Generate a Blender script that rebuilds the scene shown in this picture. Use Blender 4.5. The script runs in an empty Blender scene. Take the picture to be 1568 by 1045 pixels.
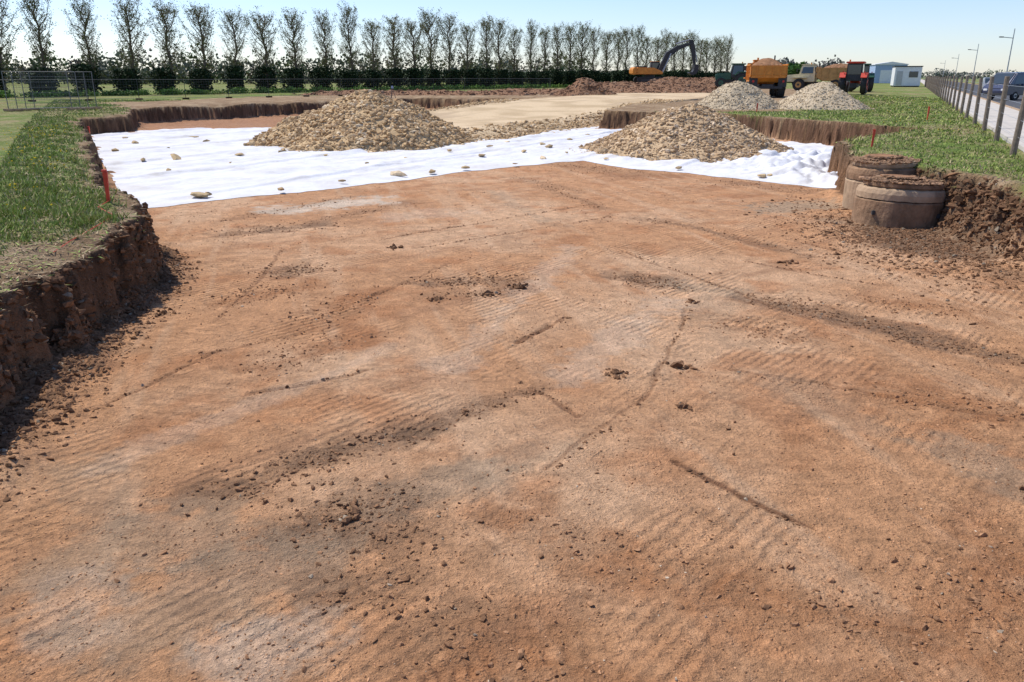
import bpy, bmesh, math, random
import numpy as np
from mathutils import Vector, Matrix
random.seed(7); RNG=np.random.default_rng(7)
S=bpy.context.scene
COL=S.collection

# ---------------------------------------------------------------- noise
def _h(ix,iy,seed):
    h=(ix.astype(np.int64)*374761393+iy.astype(np.int64)*668265263+seed*974634777)&0xffffffff
    h=((h^(h>>13))*1274126177)&0xffffffff
    h=h^(h>>16)
    return (h&0xffffff)/float(0xffffff)
def vn(x,y,seed=0):
    ix=np.floor(x);iy=np.floor(y);fx=x-ix;fy=y-iy
    fx=fx*fx*(3-2*fx);fy=fy*fy*(3-2*fy)
    a=_h(ix,iy,seed);b=_h(ix+1,iy,seed);c=_h(ix,iy+1,seed);d=_h(ix+1,iy+1,seed)
    return (a*(1-fx)+b*fx)*(1-fy)+(c*(1-fx)+d*fx)*fy
def fbm(x,y,seed=0,oc=4):
    s=0;a=.5;t=0
    for i in range(oc):
        s=s+a*vn(x,y,seed+i*17);t+=a;a*=.5
        x,y=x*1.62+y*1.21+3.1,y*1.62-x*1.21+7.7
    return s/t-.5
def ss(a,b,x):
    t=np.clip((x-a)/(b-a),0,1);return t*t*(3-2*t)
def seg_dist(x,y,x0,y0,x1,y1):
    dx,dy=x1-x0,y1-y0;l=dx*dx+dy*dy+1e-9
    t=np.clip(((x-x0)*dx+(y-y0)*dy)/l,0,1)
    return np.hypot(x-x0-t*dx,y-y0-t*dy)
def poly_sd(x,y,P):
    d=np.full(x.shape,1e9);ins=np.zeros(x.shape,bool)
    n=len(P)
    for i in range(n):
        x0,y0=P[i];x1,y1=P[(i+1)%n]
        d=np.minimum(d,seg_dist(x,y,x0,y0,x1,y1))
        if y0!=y1:
            c=((y0>y)!=(y1>y))&(x<(x1-x0)*(y-y0)/(y1-y0)+x0)
            ins^=c
    return np.where(ins,d,-d)

PIT=[(-3.6,-14),(-3.6,2),(-3.78,4),(-4.05,5.7),(-4.5,8),(-4.76,10.0),(-5.1,11.1),(-5.62,12.0),(-6.7,13.3),(-8.4,16.3),(-10.1,19.5),(-13.3,25.6),
     (-19.5,37.2),(-18,39),(-21.5,47),(-14,60),(-8,68),(3,67),(9,62),(7.5,52),(4.6,41.6),(9.6,39.6),(12.6,31.4),(13.6,27.4),(12.3,26.3),
     (8.9,22.2),(7.7,18.8),(7.6,17.8),(7.85,16.4),(8.0,15.6),(8.0,14),(7.75,12.2),(7.8,2),(7.8,-14)]
DIRT=[(4.6,41),(10,40.5),(13.5,42),(20,47),(26,66),(42,108),(34,128),(12,122),(-4,96),(-22,70),(-27,54),(-21.5,46)]
TOP=.93
PATCH=[(-1.95,4.65,-1.4,5.2,.26,'d',.6),(-1.4,5.2,-.69,5.7,.2,'d',.6),(-.69,5.7,.25,6.5,.14,'d',.55),
(-.75,4.45,-.2,4.95,.22,'g',.55),(-.2,4.95,.5,5.4,.15,'g',.4),(-1.25,4.25,-.75,4.5,.30,'d',.65),(-.9,4.0,-.5,4.15,.2,'d',.45),
(-2.5,3.8,-1.9,4.3,.3,'g',.5),(-1.8,3.35,-1.2,3.8,.35,'g',.5),(-1.25,3.05,-1.0,3.15,.22,'p',.5),(-2.1,3.3,-2.3,3.6,.25,'p',.3),(-1.0,3.5,-.55,3.7,.18,'d',.45),
(-2.6,4.4,-3.0,5.0,.25,'g',.35),(-1.1,10.3,.05,10.5,.30,'d',.65),(-1.0,9.5,-.1,9.9,.25,'d',.3),(1.5,10.6,2.2,10.1,.26,'d',.6),(2.2,10.1,2.7,9.8,.3,'g',.5),(2.1,8.0,2.5,9.4,.35,'g',.3),
(3.0,9.5,3.8,8.7,.25,'d',.6),(3.8,8.7,4.3,7.9,.24,'d',.65),(4.3,7.9,5.2,7.1,.26,'d',.55),(2.6,8.3,2.9,7.9,.34,'r',.6),(4.4,9.4,5.2,8.8,.3,'r',.5),
(1.17,5.05,1.8,4.18,.026,'k',1.),(.05,7.7,.64,8.7,.045,'k',.9),(.2,6.5,.55,5.9,.028,'k',.7),(1.1,6.2,2.1,9.0,.026,'k',.5),(2.0,6.9,4.2,5.8,.03,'k',.6),(.6,6.9,1.9,9.3,.3,'p',.35),
(-5.0,13.7,-3.5,14.7,.35,'d',.65),(-3.6,14.8,-2.2,17.5,.3,'d',.35),(-3.1,10.9,-3.0,11.1,.32,'d',.6),(-3.5,9.3,-2.7,10.1,.3,'r',.6),(-2.3,8.3,-1.9,9.7,.3,'r',.55),(-2.4,7.0,-1.6,8.0,.3,'r',.5),
(-4.6,16.3,-3.2,17.6,.55,'p',1.),(-2.2,15.5,-1.2,16,.5,'p',.3),(3.1,14.7,4.6,12.0,.17,'d',.55),(2.4,15.2,3.1,14.7,.2,'d',.45),(5.4,16.5,6.8,17.2,.6,'g',.8),(6.3,14.9,6.9,13.1,.4,'g',.4),
(2.1,3.2,2.9,3.8,.35,'r',.5),(3.2,5.3,3.5,4.5,.25,'g',.5),(1.2,3.7,1.8,3.3,.22,'r',.5),(2.4,6.5,2.7,5.7,.2,'g',.3),(.2,4.2,1.0,3.7,.25,'r',.4),
(0,3.1,.4,2.8,.25,'r',.45),(-.4,3.2,-.1,3.5,.18,'d',.35),(-5.5,15.0,-3.6,18.2,.25,'d',.3),(0,22,1.6,19,.3,'d',.3),(1.5,25.2,3.5,22.5,.8,'d',.3),(5.5,21,7,19,.6,'d',.35),(1.9,16.5,.7,20,.18,'d',.35),(.6,15,-.5,19,.2,'g',.4),
(3.5,11.5,4.7,10.2,.035,'k',.7),(1.7,12.3,3.4,8.6,.03,'k',.6),(-2.3,6.3,-1.3,7.0,.03,'k',.6),(-3.1,7.4,-2.2,8.1,.03,'k',.5),(4.6,13.2,6.2,10.3,.035,'k',.6),
(-3.3,8.6,-3.6,12.4,.025,'k',.5),(-1.5,12.5,2.0,15.5,.03,'k',.5),(-2.2,13.2,1.8,17.2,.03,'k',.5),(-2.9,5.0,-1.2,7.6,.12,'p',.25),(-.5,7.2,.9,12.5,.2,'p',.3),(3.3,6.3,4.8,5.6,.3,'r',.5),
(-3.4,6.0,-2.9,7.6,.025,'k',.5),(.3,5.0,1.1,6.2,.025,'k',.5),(-1.9,9.2,-.9,11.4,.03,'k',.4)]
LUG=[(-.45,2.95,.45,3.25,.13,.085,.018),(.35,2.85,.95,3.1,.10,.075,.016),(-2.7,5.4,-1.7,6.2,.22,.11,.007),(.7,5.6,2.1,7.7,.22,.12,.007),(3.1,7.0,4.4,6.2,.24,.12,.010),
(-1.6,8.1,-.2,9.1,.25,.13,.008),(2.3,4.0,3.1,4.6,.2,.1,.010),(-1.9,6.9,.1,8.4,.25,.13,.007),(1.8,3.0,2.4,3.5,.16,.09,.012),(1.3,8.6,2.9,10.4,.28,.14,.008),(-3.2,11.6,-1.0,13.1,.28,.15,.009),(-.5,5.5,.0,5.95,.2,.1,.006),(3.4,12,5,14,.3,.16,.01),(-.2,11.2,1.8,12.9,.28,.15,.008)]
def warp(x,y):
    return x+fbm(x*.9,y*.9,901,3)*.28,y+fbm(x*.9,y*.9,905,3)*.28
def height(x,y,detail=True):
    n=fbm(x*.9,y*.9,3,3)*.42+fbm(x*5,y*5,9,3)*.34
    d0=poly_sd(x,y,PIT)
    near=np.exp(-(d0/1.5)**2)
    d=d0+n*near
    g=np.exp(-(((x-8.0)/1.6)**2+((y-12.6)/2.6)**2))
    w=.15+.60*g
    t=1-ss(-.10*w/.2,w,d)
    top=TOP+fbm(x*.5,y*.5,21,3)*.10*np.exp(-np.abs(y)/60)
    top=top-.22*np.exp(-((d0+.0)/.5)**2)*(vn(x*.7,y*.7,5))*(np.clip((x<0)*1.0,0,1))
    fl=fbm(x*1.1,y*1.1,31,3)*.035+fbm(x*7,y*7,41,3)*.022*np.exp(-np.abs(y)/25)
    fl=fl+np.maximum(fbm(x*16,y*16,43,3),.05)*.032*np.exp(-np.abs(y)/14)*ss(-.1,.15,fbm(x*.9,y*.9,47,3))
    fl=fl+.12*np.exp(-((d-.22)/.28)**2)*ss(-.15,.35,fbm(x*1.3,y*1.3,51,2)+.15)
    mid=t*(1-t)*4
    z=t*top+(1-t)*fl+mid*fbm(x*7,y*10,61,4)*.65+mid*fbm(x*1.7,y*1.7,63,2)*.28
    z=z+np.where(d<-.2,fbm(x*3,y*3,71,3)*.12*np.exp(-np.abs(y)/50)+fbm(x*14,y*14,73,3)*.05*np.exp(-np.abs(y)/15),0)
    wx,wy=warp(x,y);brk=fbm(x*2.5,y*2.5,907,3)
    for p in PATCH:
        if p[5]=='k':
            dd=seg_dist(wx,wy,*p[:4]); m=ss(-.12,.12,brk)
            z=z-m*.018*p[6]*np.exp(-(dd/p[4])**2)+m*.007*np.exp(-((dd-p[4]*1.8)/p[4])**2)
        elif p[5]=='d' and p[6]>.5:
            dd=seg_dist(wx,wy,*p[:4])/p[4]; z=z-.018*np.exp(-dd**2)
    for (x0,y0,x1,y1,hw,pt,dp) in LUG:
        L_=math.hypot(x1-x0,y1-y0);ux,uy=(x1-x0)/L_,(y1-y0)/L_
        u=(wx-x0)*ux+(wy-y0)*uy;v=-(wx-x0)*uy+(wy-y0)*ux
        m=(1-ss(hw*.8,hw*1.1,np.abs(v)))*ss(-.1,.1,u)*(1-ss(L_-.1,L_+.1,u))*ss(-.12,.1,brk)
        z=z-m*dp*(.5+.5*np.sin(6.283*(u+.3*np.abs(v))/pt))
    return z,d,d0

def lerp3(c,col,m):
    return c*(1-m[...,None])+np.array(col)[None,:]*m[...,None]
def grassmask(x,y,d0):
    do=-d0
    lft=(x<0)*np.exp(-np.maximum(y-8,0)/4.)
    g=ss(.06+.22*lft,.4+.6*lft,do+fbm(x*1.2,y*1.2,81,3)*1.0)
    dd=poly_sd(x,y,DIRT)
    g=g*(1-ss(-.6,.6,dd+fbm(x*.5,y*.5,83,3)*3))
    g2=ss(-.1,.12,fbm(x*.35,y*.35,85,3)+.12)
    return g*(.5+.5*g2)
def ground_color(x,y,z,d,d0):
    N=x.size
    c=np.tile(np.array([.56,.298,.148]),(N,1))
    f1=fbm(x*.45,y*.45,101,4);f2=fbm(x*1.8,y*1.8,111,4);f3=fbm(x*9,y*9,121,4)
    c=lerp3(c,(.67,.42,.245),ss(0,.28,f1)*.8)
    c=lerp3(c,(.47,.21,.090),ss(.0,.25,-f2)*.6)
    c=lerp3(c,(.33,.175,.09),ss(.14,.34,fbm(x*1.1,y*1.1,117,5))*.3)
    a=math.radians(41);u=x*math.cos(a)+y*math.sin(a);v=-x*math.sin(a)+y*math.cos(a)
    st=fbm(u*.5,v*4.5,131,4)
    c=lerp3(c,(.37,.19,.098),ss(.05,.3,st)*.42)
    a=math.radians(105);u=x*math.cos(a)+y*math.sin(a);v=-x*math.sin(a)+y*math.cos(a)
    st=fbm(u*.4,v*4,137,4)
    c=lerp3(c,(.68,.44,.265),ss(.06,.3,st)*.45)
    nn=f2*1.7+f3*1.3
    wx,wy=warp(x,y)
    for (x0,y0,x1,y1,w,k,s) in PATCH:
        dd=seg_dist(wx,wy,x0,y0,x1,y1)/w
        m=(1-ss(.35,1.4,dd+nn*1.3*(0.8 if k=='k' else 1)))*s
        col={'d':(.225,.135,.078),'k':(.26,.13,.066),'g':(.43,.31,.20),'p':(.70,.54,.39),'r':(.37,.165,.07)}[k]
        if k in'dr': m=m*(.55+.9*ss(-.12,.12,f3))
        c=lerp3(c,col,np.clip(m,0,1))
    g=ss(.25,.9,np.exp(-(((x-7.2)/1.5)**2+((y-13.4)/3.0)**2))+fbm(x*1.5,y*1.5,141,3)*.9)
    c=lerp3(c,(.21,.135,.082),g*.85)
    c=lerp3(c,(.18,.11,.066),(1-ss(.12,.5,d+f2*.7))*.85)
    c=lerp3(c,(.34,.175,.095),ss(38,46,y)*.8)
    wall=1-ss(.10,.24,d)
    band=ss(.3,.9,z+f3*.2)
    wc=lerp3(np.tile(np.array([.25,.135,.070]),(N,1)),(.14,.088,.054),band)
    wc=lerp3(wc,(.12,.062,.036),ss(20,30,y)*.8)  # far walls: shade on the camera-facing sides painted into the soil colour
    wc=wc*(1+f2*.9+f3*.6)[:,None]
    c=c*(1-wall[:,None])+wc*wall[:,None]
    out=1-ss(-.16,-.03,d)
    tc=np.tile(np.array([.29,.19,.105]),(N,1))
    tc=lerp3(tc,(.40,.285,.17),ss(-.05,.2,f2))
    gm=grassmask(x,y,d0)
    gc=lerp3(np.tile(np.array([.17,.21,.05]),(N,1)),(.29,.27,.11),ss(-.05,.25,f2))
    gc=lerp3(gc,(.13,.21,.035),ss(0,.25,f1)*.7)
    gc=lerp3(gc,(.32,.24,.13),ss(.12,.22,fbm(x*3,y*3,151,3))*.6*np.exp(-np.abs(y)/40))
    tc=tc*(1-gm[:,None])+gc*gm[:,None]
    far=ss(200,900,np.hypot(x,y))
    tc=lerp3(tc,(.16,.19,.09),far)
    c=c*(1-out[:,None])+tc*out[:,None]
    c=c*(1+f3*.45)[:,None]
    return np.clip(c,.01,.9)

# ---------------------------------------------------------------- mesh helpers
def np_mesh(name,V,F,mat,col=None,smooth=False,parent=None):
    me=bpy.data.meshes.new(name);V=np.asarray(V,np.float32);F=np.asarray(F,np.int32)
    k=F.shape[1]
    me.vertices.add(len(V));me.vertices.foreach_set('co',V.ravel())
    me.loops.add(F.size);me.loops.foreach_set('vertex_index',F.ravel())
    me.polygons.add(len(F));me.polygons.foreach_set('loop_start',np.arange(len(F),dtype=np.int32)*k)
    try: me.polygons.foreach_set('loop_total',np.full(len(F),k,np.int32))
    except Exception: pass
    me.polygons.foreach_set('use_smooth',np.full(len(F),bool(smooth)))
    me.update(calc_edges=True);me.validate()
    if col is not None:
        at=me.color_attributes.new('Col','FLOAT_COLOR','POINT')
        cc=np.ones((len(V),4),np.float32);cc[:,:3]=col;at.data.foreach_set('color',cc.ravel())
    me.materials.append(mat)
    ob=bpy.data.objects.new(name,me);COL.objects.link(ob)
    if parent: ob.parent=parent
    return ob
def grid_faces(nr,nc):
    i=np.arange(nr-1)[:,None]*nc+np.arange(nc-1)[None,:]
    i=i.ravel();return np.stack([i,i+1,i+nc+1,i+nc],1)

def mat_new(name,rough=.9,spec=.3):
    m=bpy.data.materials.new(name);m.use_nodes=True
    b=m.node_tree.nodes['Principled BSDF'];b.inputs['Roughness'].default_value=rough
    b.inputs['Specular IOR Level'].default_value=spec
    return m,m.node_tree,b
def nd(nt,t,**kw):
    n=nt.nodes.new(t)
    for k,v in kw.items(): setattr(n,k,v)
    return n
def noise(nt,vec,scale,detail=4,rough=.6):
    n=nd(nt,'ShaderNodeTexNoise');n.inputs['Scale'].default_value=scale;n.inputs['Detail'].default_value=detail;n.inputs['Roughness'].default_value=rough
    nt.links.new(vec,n.inputs['Vector']);return n.outputs['Fac']
def mrange(nt,v,a,b,c,d):
    n=nd(nt,'ShaderNodeMapRange');n.inputs[1].default_value=a;n.inputs[2].default_value=b;n.inputs[3].default_value=c;n.inputs[4].default_value=d
    nt.links.new(v,n.inputs[0]);return n.outputs[0]
def mth(nt,op,a,b):
    n=nd(nt,'ShaderNodeMath',operation=op)
    for i,v in enumerate((a,b)):
        if isinstance(v,(int,float)): n.inputs[i].default_value=v
        else: nt.links.new(v,n.inputs[i])
    return n.outputs[0]
def mulcol(nt,colsock,fac):
    n=nd(nt,'ShaderNodeVectorMath',operation='SCALE');nt.links.new(colsock,n.inputs[0]);nt.links.new(fac,n.inputs['Scale']);return n.outputs[0]
def paint(name,rgb,rough=.5,metal=0,var=.25,scale=6,spec=.4,bump=0.):
    m,nt,b=mat_new(name,rough,spec)
    tc=nd(nt,'ShaderNodeTexCoord');f=noise(nt,tc.outputs['Object'],scale,5,.65)
    f=mrange(nt,f,.3,.7,1-var,1+var)
    c=nd(nt,'ShaderNodeRGB');c.outputs[0].default_value=(*rgb,1)
    nt.links.new(mulcol(nt,c.outputs[0],f),b.inputs['Base Color']);b.inputs['Metallic'].default_value=metal
    if bump:
        bp=nd(nt,'ShaderNodeBump');bp.inputs['Strength'].default_value=bump;bp.inputs['Distance'].default_value=.02
        nt.links.new(noise(nt,tc.outputs['Object'],scale*5,5),bp.inputs['Height']);nt.links.new(bp.outputs[0],b.inputs['Normal'])
    return m
def attr_mat(name,rough=.95,var=.2,scale=30,bump=.4,dist=.01,ground=False,transl=0):
    m,nt,b=mat_new(name,rough,.15)
    at=nd(nt,'ShaderNodeAttribute',attribute_name='Col');tc=nd(nt,'ShaderNodeTexCoord');o=tc.outputs['Object']
    n1=noise(nt,o,scale,6,.7);fac=mrange(nt,n1,.3,.7,1-var,1+var)
    if ground:
        n2=noise(nt,o,4.5,8,.72);fac=mth(nt,'MULTIPLY',fac,mrange(nt,n2,.32,.68,.82,1.15))
        n3=noise(nt,o,150,3,.6);fac=mth(nt,'MULTIPLY',fac,mrange(nt,n3,.35,.65,.78,1.18))
    nt.links.new(mulcol(nt,at.outputs['Color'],fac),b.inputs['Base Color'])
    if bump:
        bp=nd(nt,'ShaderNodeBump');bp.inputs['Strength'].default_value=bump;bp.inputs['Distance'].default_value=dist
        hsock=n1
        if ground:
            hs=mth(nt,'MULTIPLY',n1,1.9);hs=mth(nt,'ADD',hs,mth(nt,'MULTIPLY',n2,2.4));hs=mth(nt,'ADD',hs,mth(nt,'MULTIPLY',n3,.45))
            vo=nd(nt,'ShaderNodeTexVoronoi');vo.inputs['Scale'].default_value=38;nt.links.new(o,vo.inputs['Vector'])
            lm=mrange(nt,noise(nt,o,2.2,4,.6),.45,.6,.1,.9)
            hs=mth(nt,'ADD',hs,mth(nt,'MULTIPLY',mrange(nt,vo.outputs['Distance'],.0,.45,.8,0),lm))
            for ang,sc,mk in ((41,3.4,.9),(-38,3.0,1.3),(98,2.4,.7)):
                mp=nd(nt,'ShaderNodeMapping');mp.inputs['Rotation'].default_value=(0,0,math.radians(ang));nt.links.new(o,mp.inputs['Vector'])
                w=nd(nt,'ShaderNodeTexWave');w.inputs['Scale'].default_value=sc;w.inputs['Distortion'].default_value=2.5;w.inputs['Detail'].default_value=4;w.inputs['Detail Scale'].default_value=3
                nt.links.new(mp.outputs[0],w.inputs['Vector'])
                mk_=noise(nt,mp.outputs[0],mk,3,.5);mk2=mrange(nt,mk_,.5,.6,0,.75)
                hs=mth(nt,'ADD',hs,mth(nt,'MULTIPLY',w.outputs['Fac'],mk2))
            hsock=hs
        nt.links.new(hsock,bp.inputs['Height']);nt.links.new(bp.outputs[0],b.inputs['Normal'])
    return m

M_ground=attr_mat('soil_and_grass',.97,.22,28,1.,.022,ground=True)
M_rock=attr_mat('crushed_stone',.9,.22,14,.6,.02)
M_clod=attr_mat('soil_clods',.97,.25,40,.8,.008)
M_leaf=attr_mat('leaves',.75,.25,3,0,.01)
M_grass=attr_mat('grass_blades',.7,.15,6,0,.01)
M_black=paint('rubber',(.03,.03,.03),.8,0,.3,5)
M_dark=paint('dark_steel',(.05,.05,.052),.6,.2,.3,5)
M_orange=paint('orange_paint',(.62,.24,.035),.5,0,.22,2.5)
M_tan=paint('ochre_paint',(.50,.28,.09),.6,0,.25,2.5)
M_cream=paint('cream_paint',(.66,.58,.36),.5,0,.15,3)
M_red=paint('red_paint',(.60,.06,.03),.55,0,.25,4)
M_green=paint('green_paint',(.03,.10,.06),.5,0,.3,4)
M_white=paint('white_paint',(.74,.74,.73),.5,0,.08,2)
M_glass=paint('glass',(.03,.045,.055),.1,0,.1,2,.8)
M_navy=paint('navy_paint',(.025,.04,.10),.25,0,.1,2,.6)
M_silver=paint('silver_paint',(.38,.39,.40),.3,.3,.08,2,.6)
M_steel=paint('galvanised_steel',(.42,.43,.44),.45,.6,.15,5)
M_fence=paint('dull_wire',(.16,.165,.165),.6,.3,.15,5)
M_conc=paint('concrete',(.40,.28,.175),.9,0,.35,2.5,.2,.7)
M_conc2=paint('concrete_weathered',(.25,.155,.09),.92,0,.5,3,.2,.9)
M_path=paint('path_concrete',(.50,.45,.38),.92,0,.12,1.2)
M_asph=paint('asphalt',(.07,.07,.072),.9,0,.2,8)
M_wood=paint('weathered_wood',(.23,.18,.135),.9,0,.3,9,.2,.4)
M_soil=paint('spoil',(.28,.15,.08),.97,0,.35,4,.1,1.)
M_blue=paint('blue_grey_cladding',(.32,.42,.58),.6,0,.06,1)
M_lamp=paint('red_lens',(.5,.02,.02),.3)

# ---------------------------------------------------------------- ground sheet
def axis_rows():
    r=[-400,-200,-100,-50,-25,-12,-6,-3,-1.5,-.6,0,.5,1,1.4,1.8]
    y=2.1
    while y<70: r.append(y); y+=max(.009,y*.0036)
    while y<6000: r.append(y); y*=1.022
    return np.array(r)
rows=axis_rows()
pd=np.linspace(-1,1,1200)
po=1*1.12**np.arange(1,60);po=po[po<400]
cols=np.concatenate([-po[::-1],pd,po])
w=np.clip(rows,0,70)*.80+2.7
X=(cols[None,:]*w[:,None]);Y=np.repeat(rows[:,None],len(cols),1)
xr,yr=X.ravel(),Y.ravel()
z,d,d0=height(xr,yr)
c=ground_color(xr,yr,z,d,d0)
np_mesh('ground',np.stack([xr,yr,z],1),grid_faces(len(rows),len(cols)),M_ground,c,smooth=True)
print('ground',len(xr))
def gz(x,y):
    x=np.atleast_1d(np.asarray(x,float));y=np.atleast_1d(np.asarray(y,float));return height(x,y)
def gz1(x,y): return float(gz(x,y)[0][0])

# ---------------------------------------------------------------- rocks
def ico():
    bm=bmesh.new();bmesh.ops.create_icosphere(bm,subdivisions=1,radius=1)
    v=np.array([p.co[:] for p in bm.verts]);f=np.array([[q.index for q in p.verts] for p in bm.faces]);bm.free();return v,f
ICV,ICF=ico()
def rocks_geo(P,size,col,flat=.6,seed=0,jit=.25,tilt=.6):
    r=np.random.default_rng(seed);n=len(P)
    V=np.tile(ICV[None],(n,1,1))
    V=V*(1+r.uniform(-jit,jit,(n,12,1)))
    for k in range(3):
        nn=r.normal(0,1,(n,1,3));nn/=np.linalg.norm(nn,axis=2,keepdims=True)
        dd=(V*nn).sum(2,keepdims=True);off=r.uniform(.25,.7,(n,1,1));V=V-nn*np.maximum(dd-off,0)
    sc=np.stack([r.uniform(.8,1.7,n),r.uniform(.6,1.1,n),r.uniform(flat*.6,flat*1.4,n)],1)
    V=V*sc[:,None,:]
    t=r.uniform(-tilt,tilt,n);c,s=np.cos(t),np.sin(t)
    y=V[:,:,1]*c[:,None]-V[:,:,2]*s[:,None];zz=V[:,:,1]*s[:,None]+V[:,:,2]*c[:,None];V[:,:,1]=y;V[:,:,2]=zz
    t=r.uniform(0,6.283,n);c,s=np.cos(t),np.sin(t)
    x=V[:,:,0]*c[:,None]-V[:,:,1]*s[:,None];y=V[:,:,0]*s[:,None]+V[:,:,1]*c[:,None];V[:,:,0]=x;V[:,:,1]=y
    V=V*np.asarray(size)[:,None,None]+P[:,None,:]
    F=ICF[None]+12*np.arange(n)[:,None,None]
    C=np.repeat(col[:,None,:],12,1)
    return V.reshape(-1,3),F.reshape(-1,3),C.reshape(-1,3)
def rocks(name,P,size,col,mat,**k):
    par=k.pop('parent',None)
    V,F,C=rocks_geo(P,size,col,**k);return np_mesh(name,V,F,mat,C,parent=par)
def stonecol(n,r,base=(.57,.40,.215),alt=(.43,.285,.15),light=(.68,.53,.34)):
    t=r.uniform(0,1,(n,1));b=np.array(base)*(1-t)+np.array(alt)*t
    m=(r.uniform(0,1,(n,1))<.15);b=np.where(m,np.array(light),b)
    return np.clip(b*r.uniform(.82,1.15,(n,1)),.02,.8)
def empty(name,loc=(0,0,0),rz=0):
    e=bpy.data.objects.new(name,None);COL.objects.link(e);e.location=loc;e.rotation_euler=(0,0,rz);return e

def pile(name,cx,cy,rx,ry,h,n,smin,smax,base_z,seed,cols={},ridge=None,mat=None):
    r=np.random.default_rng(seed)
    def hz(x,y):
        u=(x-cx)/rx;v=(y-cy)/ry
        if ridge is not None:
            ax=ridge
            u=np.sign(u)*np.maximum(np.abs(u)-ax,0)/(1-ax)
        q=np.hypot(u,v)*(1+fbm(x*.55+seed,y*.55,seed,3)*.35)
        return h*(np.clip(1-q,-.2,1)-.10*np.exp(-(q/.18)**2))*(1+fbm(x*.8,y*.8,seed+5,2)*.25)+fbm(x*1.6,y*1.6,seed+3,4)*.26*(q<1.05)
    g=130;xs=np.linspace(cx-rx*1.25,cx+rx*1.25,g);ys=np.linspace(cy-ry*1.25,cy+ry*1.25,g)
    XX,YY=np.meshgrid(xs,ys);zz=hz(XX.ravel(),YY.ravel())
    e=empty(name)
    base=np.tile(np.array(cols.get('base',(.54,.38,.205)))*.95,(g*g,1))
    V=np.stack([XX.ravel(),YY.ravel(),base_z+zz+.01*(mat is None)],1);F=grid_faces(g,g)
    keep=(V[F][:,:,2].max(1)>base_z-.03);
    np_mesh('heap',V,F[keep],mat or M_rock,base,True,e)
    x=cx+rx*1.12*r.uniform(-1,1,n*3);y=cy+ry*1.12*r.uniform(-1,1,n*3)
    z=hz(x,y);k=(z>-.02)|((z>-.12)&(r.uniform(0,1,len(z))<.25));x,y,z=x[k][:n],y[k][:n],np.maximum(z[k][:n],-.0)
    s=smin+(smax-smin)*r.uniform(0,1,len(x))**5
    rocks('stones',np.stack([x,y,base_z+z+s*.1],1),s,stonecol(len(x),r,**cols),mat or M_rock,seed=seed,parent=e,flat=.6,tilt=1.2)
    return e
pile('stone_pile',-5.8,33.3,4.5,4.5,2.25,26000,.016,.145,.0,11)
pile('stone_pile',6.25,29.3,3.75,3.7,1.82,26000,.014,.115,.0,12,cols=dict(base=(.54,.385,.225),alt=(.40,.27,.15),light=(.63,.49,.33)))
GR=dict(base=(.52,.42,.28),alt=(.41,.315,.20),light=(.60,.51,.38))
pile('gravel_pile',12.4,46,2.5,2.6,1.6,9000,.02,.08,.92,13,cols=GR)
pile('gravel_pile',16.9,45.5,2.7,2.6,1.5,9000,.02,.08,.92,14,cols=GR)
SP=dict(base=(.27,.15,.085),alt=(.20,.11,.065),light=(.3,.2,.13))
pile('soil_mound',6.6,76,2.9,3,1.7,1500,.05,.2,.9,15,cols=SP,mat=M_clod)
pile('soil_mound',14.5,96,9,4,1.1,2500,.06,.25,.9,16,cols=SP,ridge=.5,mat=M_clod)
pile('soil_mound',24,112,8,4,1.7,2500,.06,.25,.9,17,cols=SP,ridge=.4,mat=M_clod)
pile('soil_mound',9,84,13,2.2,.55,2000,.06,.2,.9,18,cols=SP,ridge=.7,mat=M_clod)
pile('soil_mound',-9,78,11,2.2,.45,2000,.06,.2,.9,19,cols=SP,ridge=.7,mat=M_clod)

# ---------------------------------------------------------------- raised gravel road
ROAD=[(-8.5,34.5),(-3,33),(0.2,35.5),(3,40.6),(5.6,45),(10,53),(14.5,62),(30,101),(27,105),(10,82),(1,62),(-5,52),(-11,44)]
def road_z(x,y):
    d=poly_sd(x,y,ROAD)+fbm(x*.7,y*.7,201,3)*.7
    h=.46+.58*ss(42,58,y);w=2.0-1.75*ss(46,60,y)
    return h*np.clip(d/w,-.3,1)+fbm(x*2,y*2,205,3)*.04-.02,d
xs=np.arange(-13,33,.2);ys=np.arange(31,108,.3);XX,YY=np.meshgrid(xs,ys);a,b=XX.ravel(),YY.ravel()
zz,dd=road_z(a,b);F=grid_faces(len(ys),len(xs));keep=dd[F].max(1)>-.4
f=fbm(a*.6,b*.6,207,4)
cc=lerp3(np.tile(np.array([.58,.44,.27]),(a.size,1)),(.45,.33,.19),ss(-.1,.2,f))
cc=lerp3(cc,(.40,.28,.16),1-ss(.2,1.5,dd))
aa_=math.radians(62);vv_=-a*math.sin(aa_)+b*math.cos(aa_)
cc=lerp3(cc,(.36,.26,.16),ss(.08,.25,fbm(a*.1+b*.1,vv_*1.5,209,3))*.6)
np_mesh('gravel_road',np.stack([a,b,zz],1),F[keep],M_rock,cc,True)
r=np.random.default_rng(31);n=60000
x=r.uniform(-10,12,n);y=r.uniform(32,58,n);z,dd=road_z(x,y);k=(dd>-.2)&(dd<2.4)&(r.uniform(0,1,n)<np.where(dd<1.9,1,.3))
x,y,z=x[k],y[k],z[k];s=.018+.10*r.uniform(0,1,len(x))**4
rocks('road_edge_stones',np.stack([x,y,np.maximum(z,.03)+s*.2],1),s,stonecol(len(x),r),M_rock,seed=32)

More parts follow.
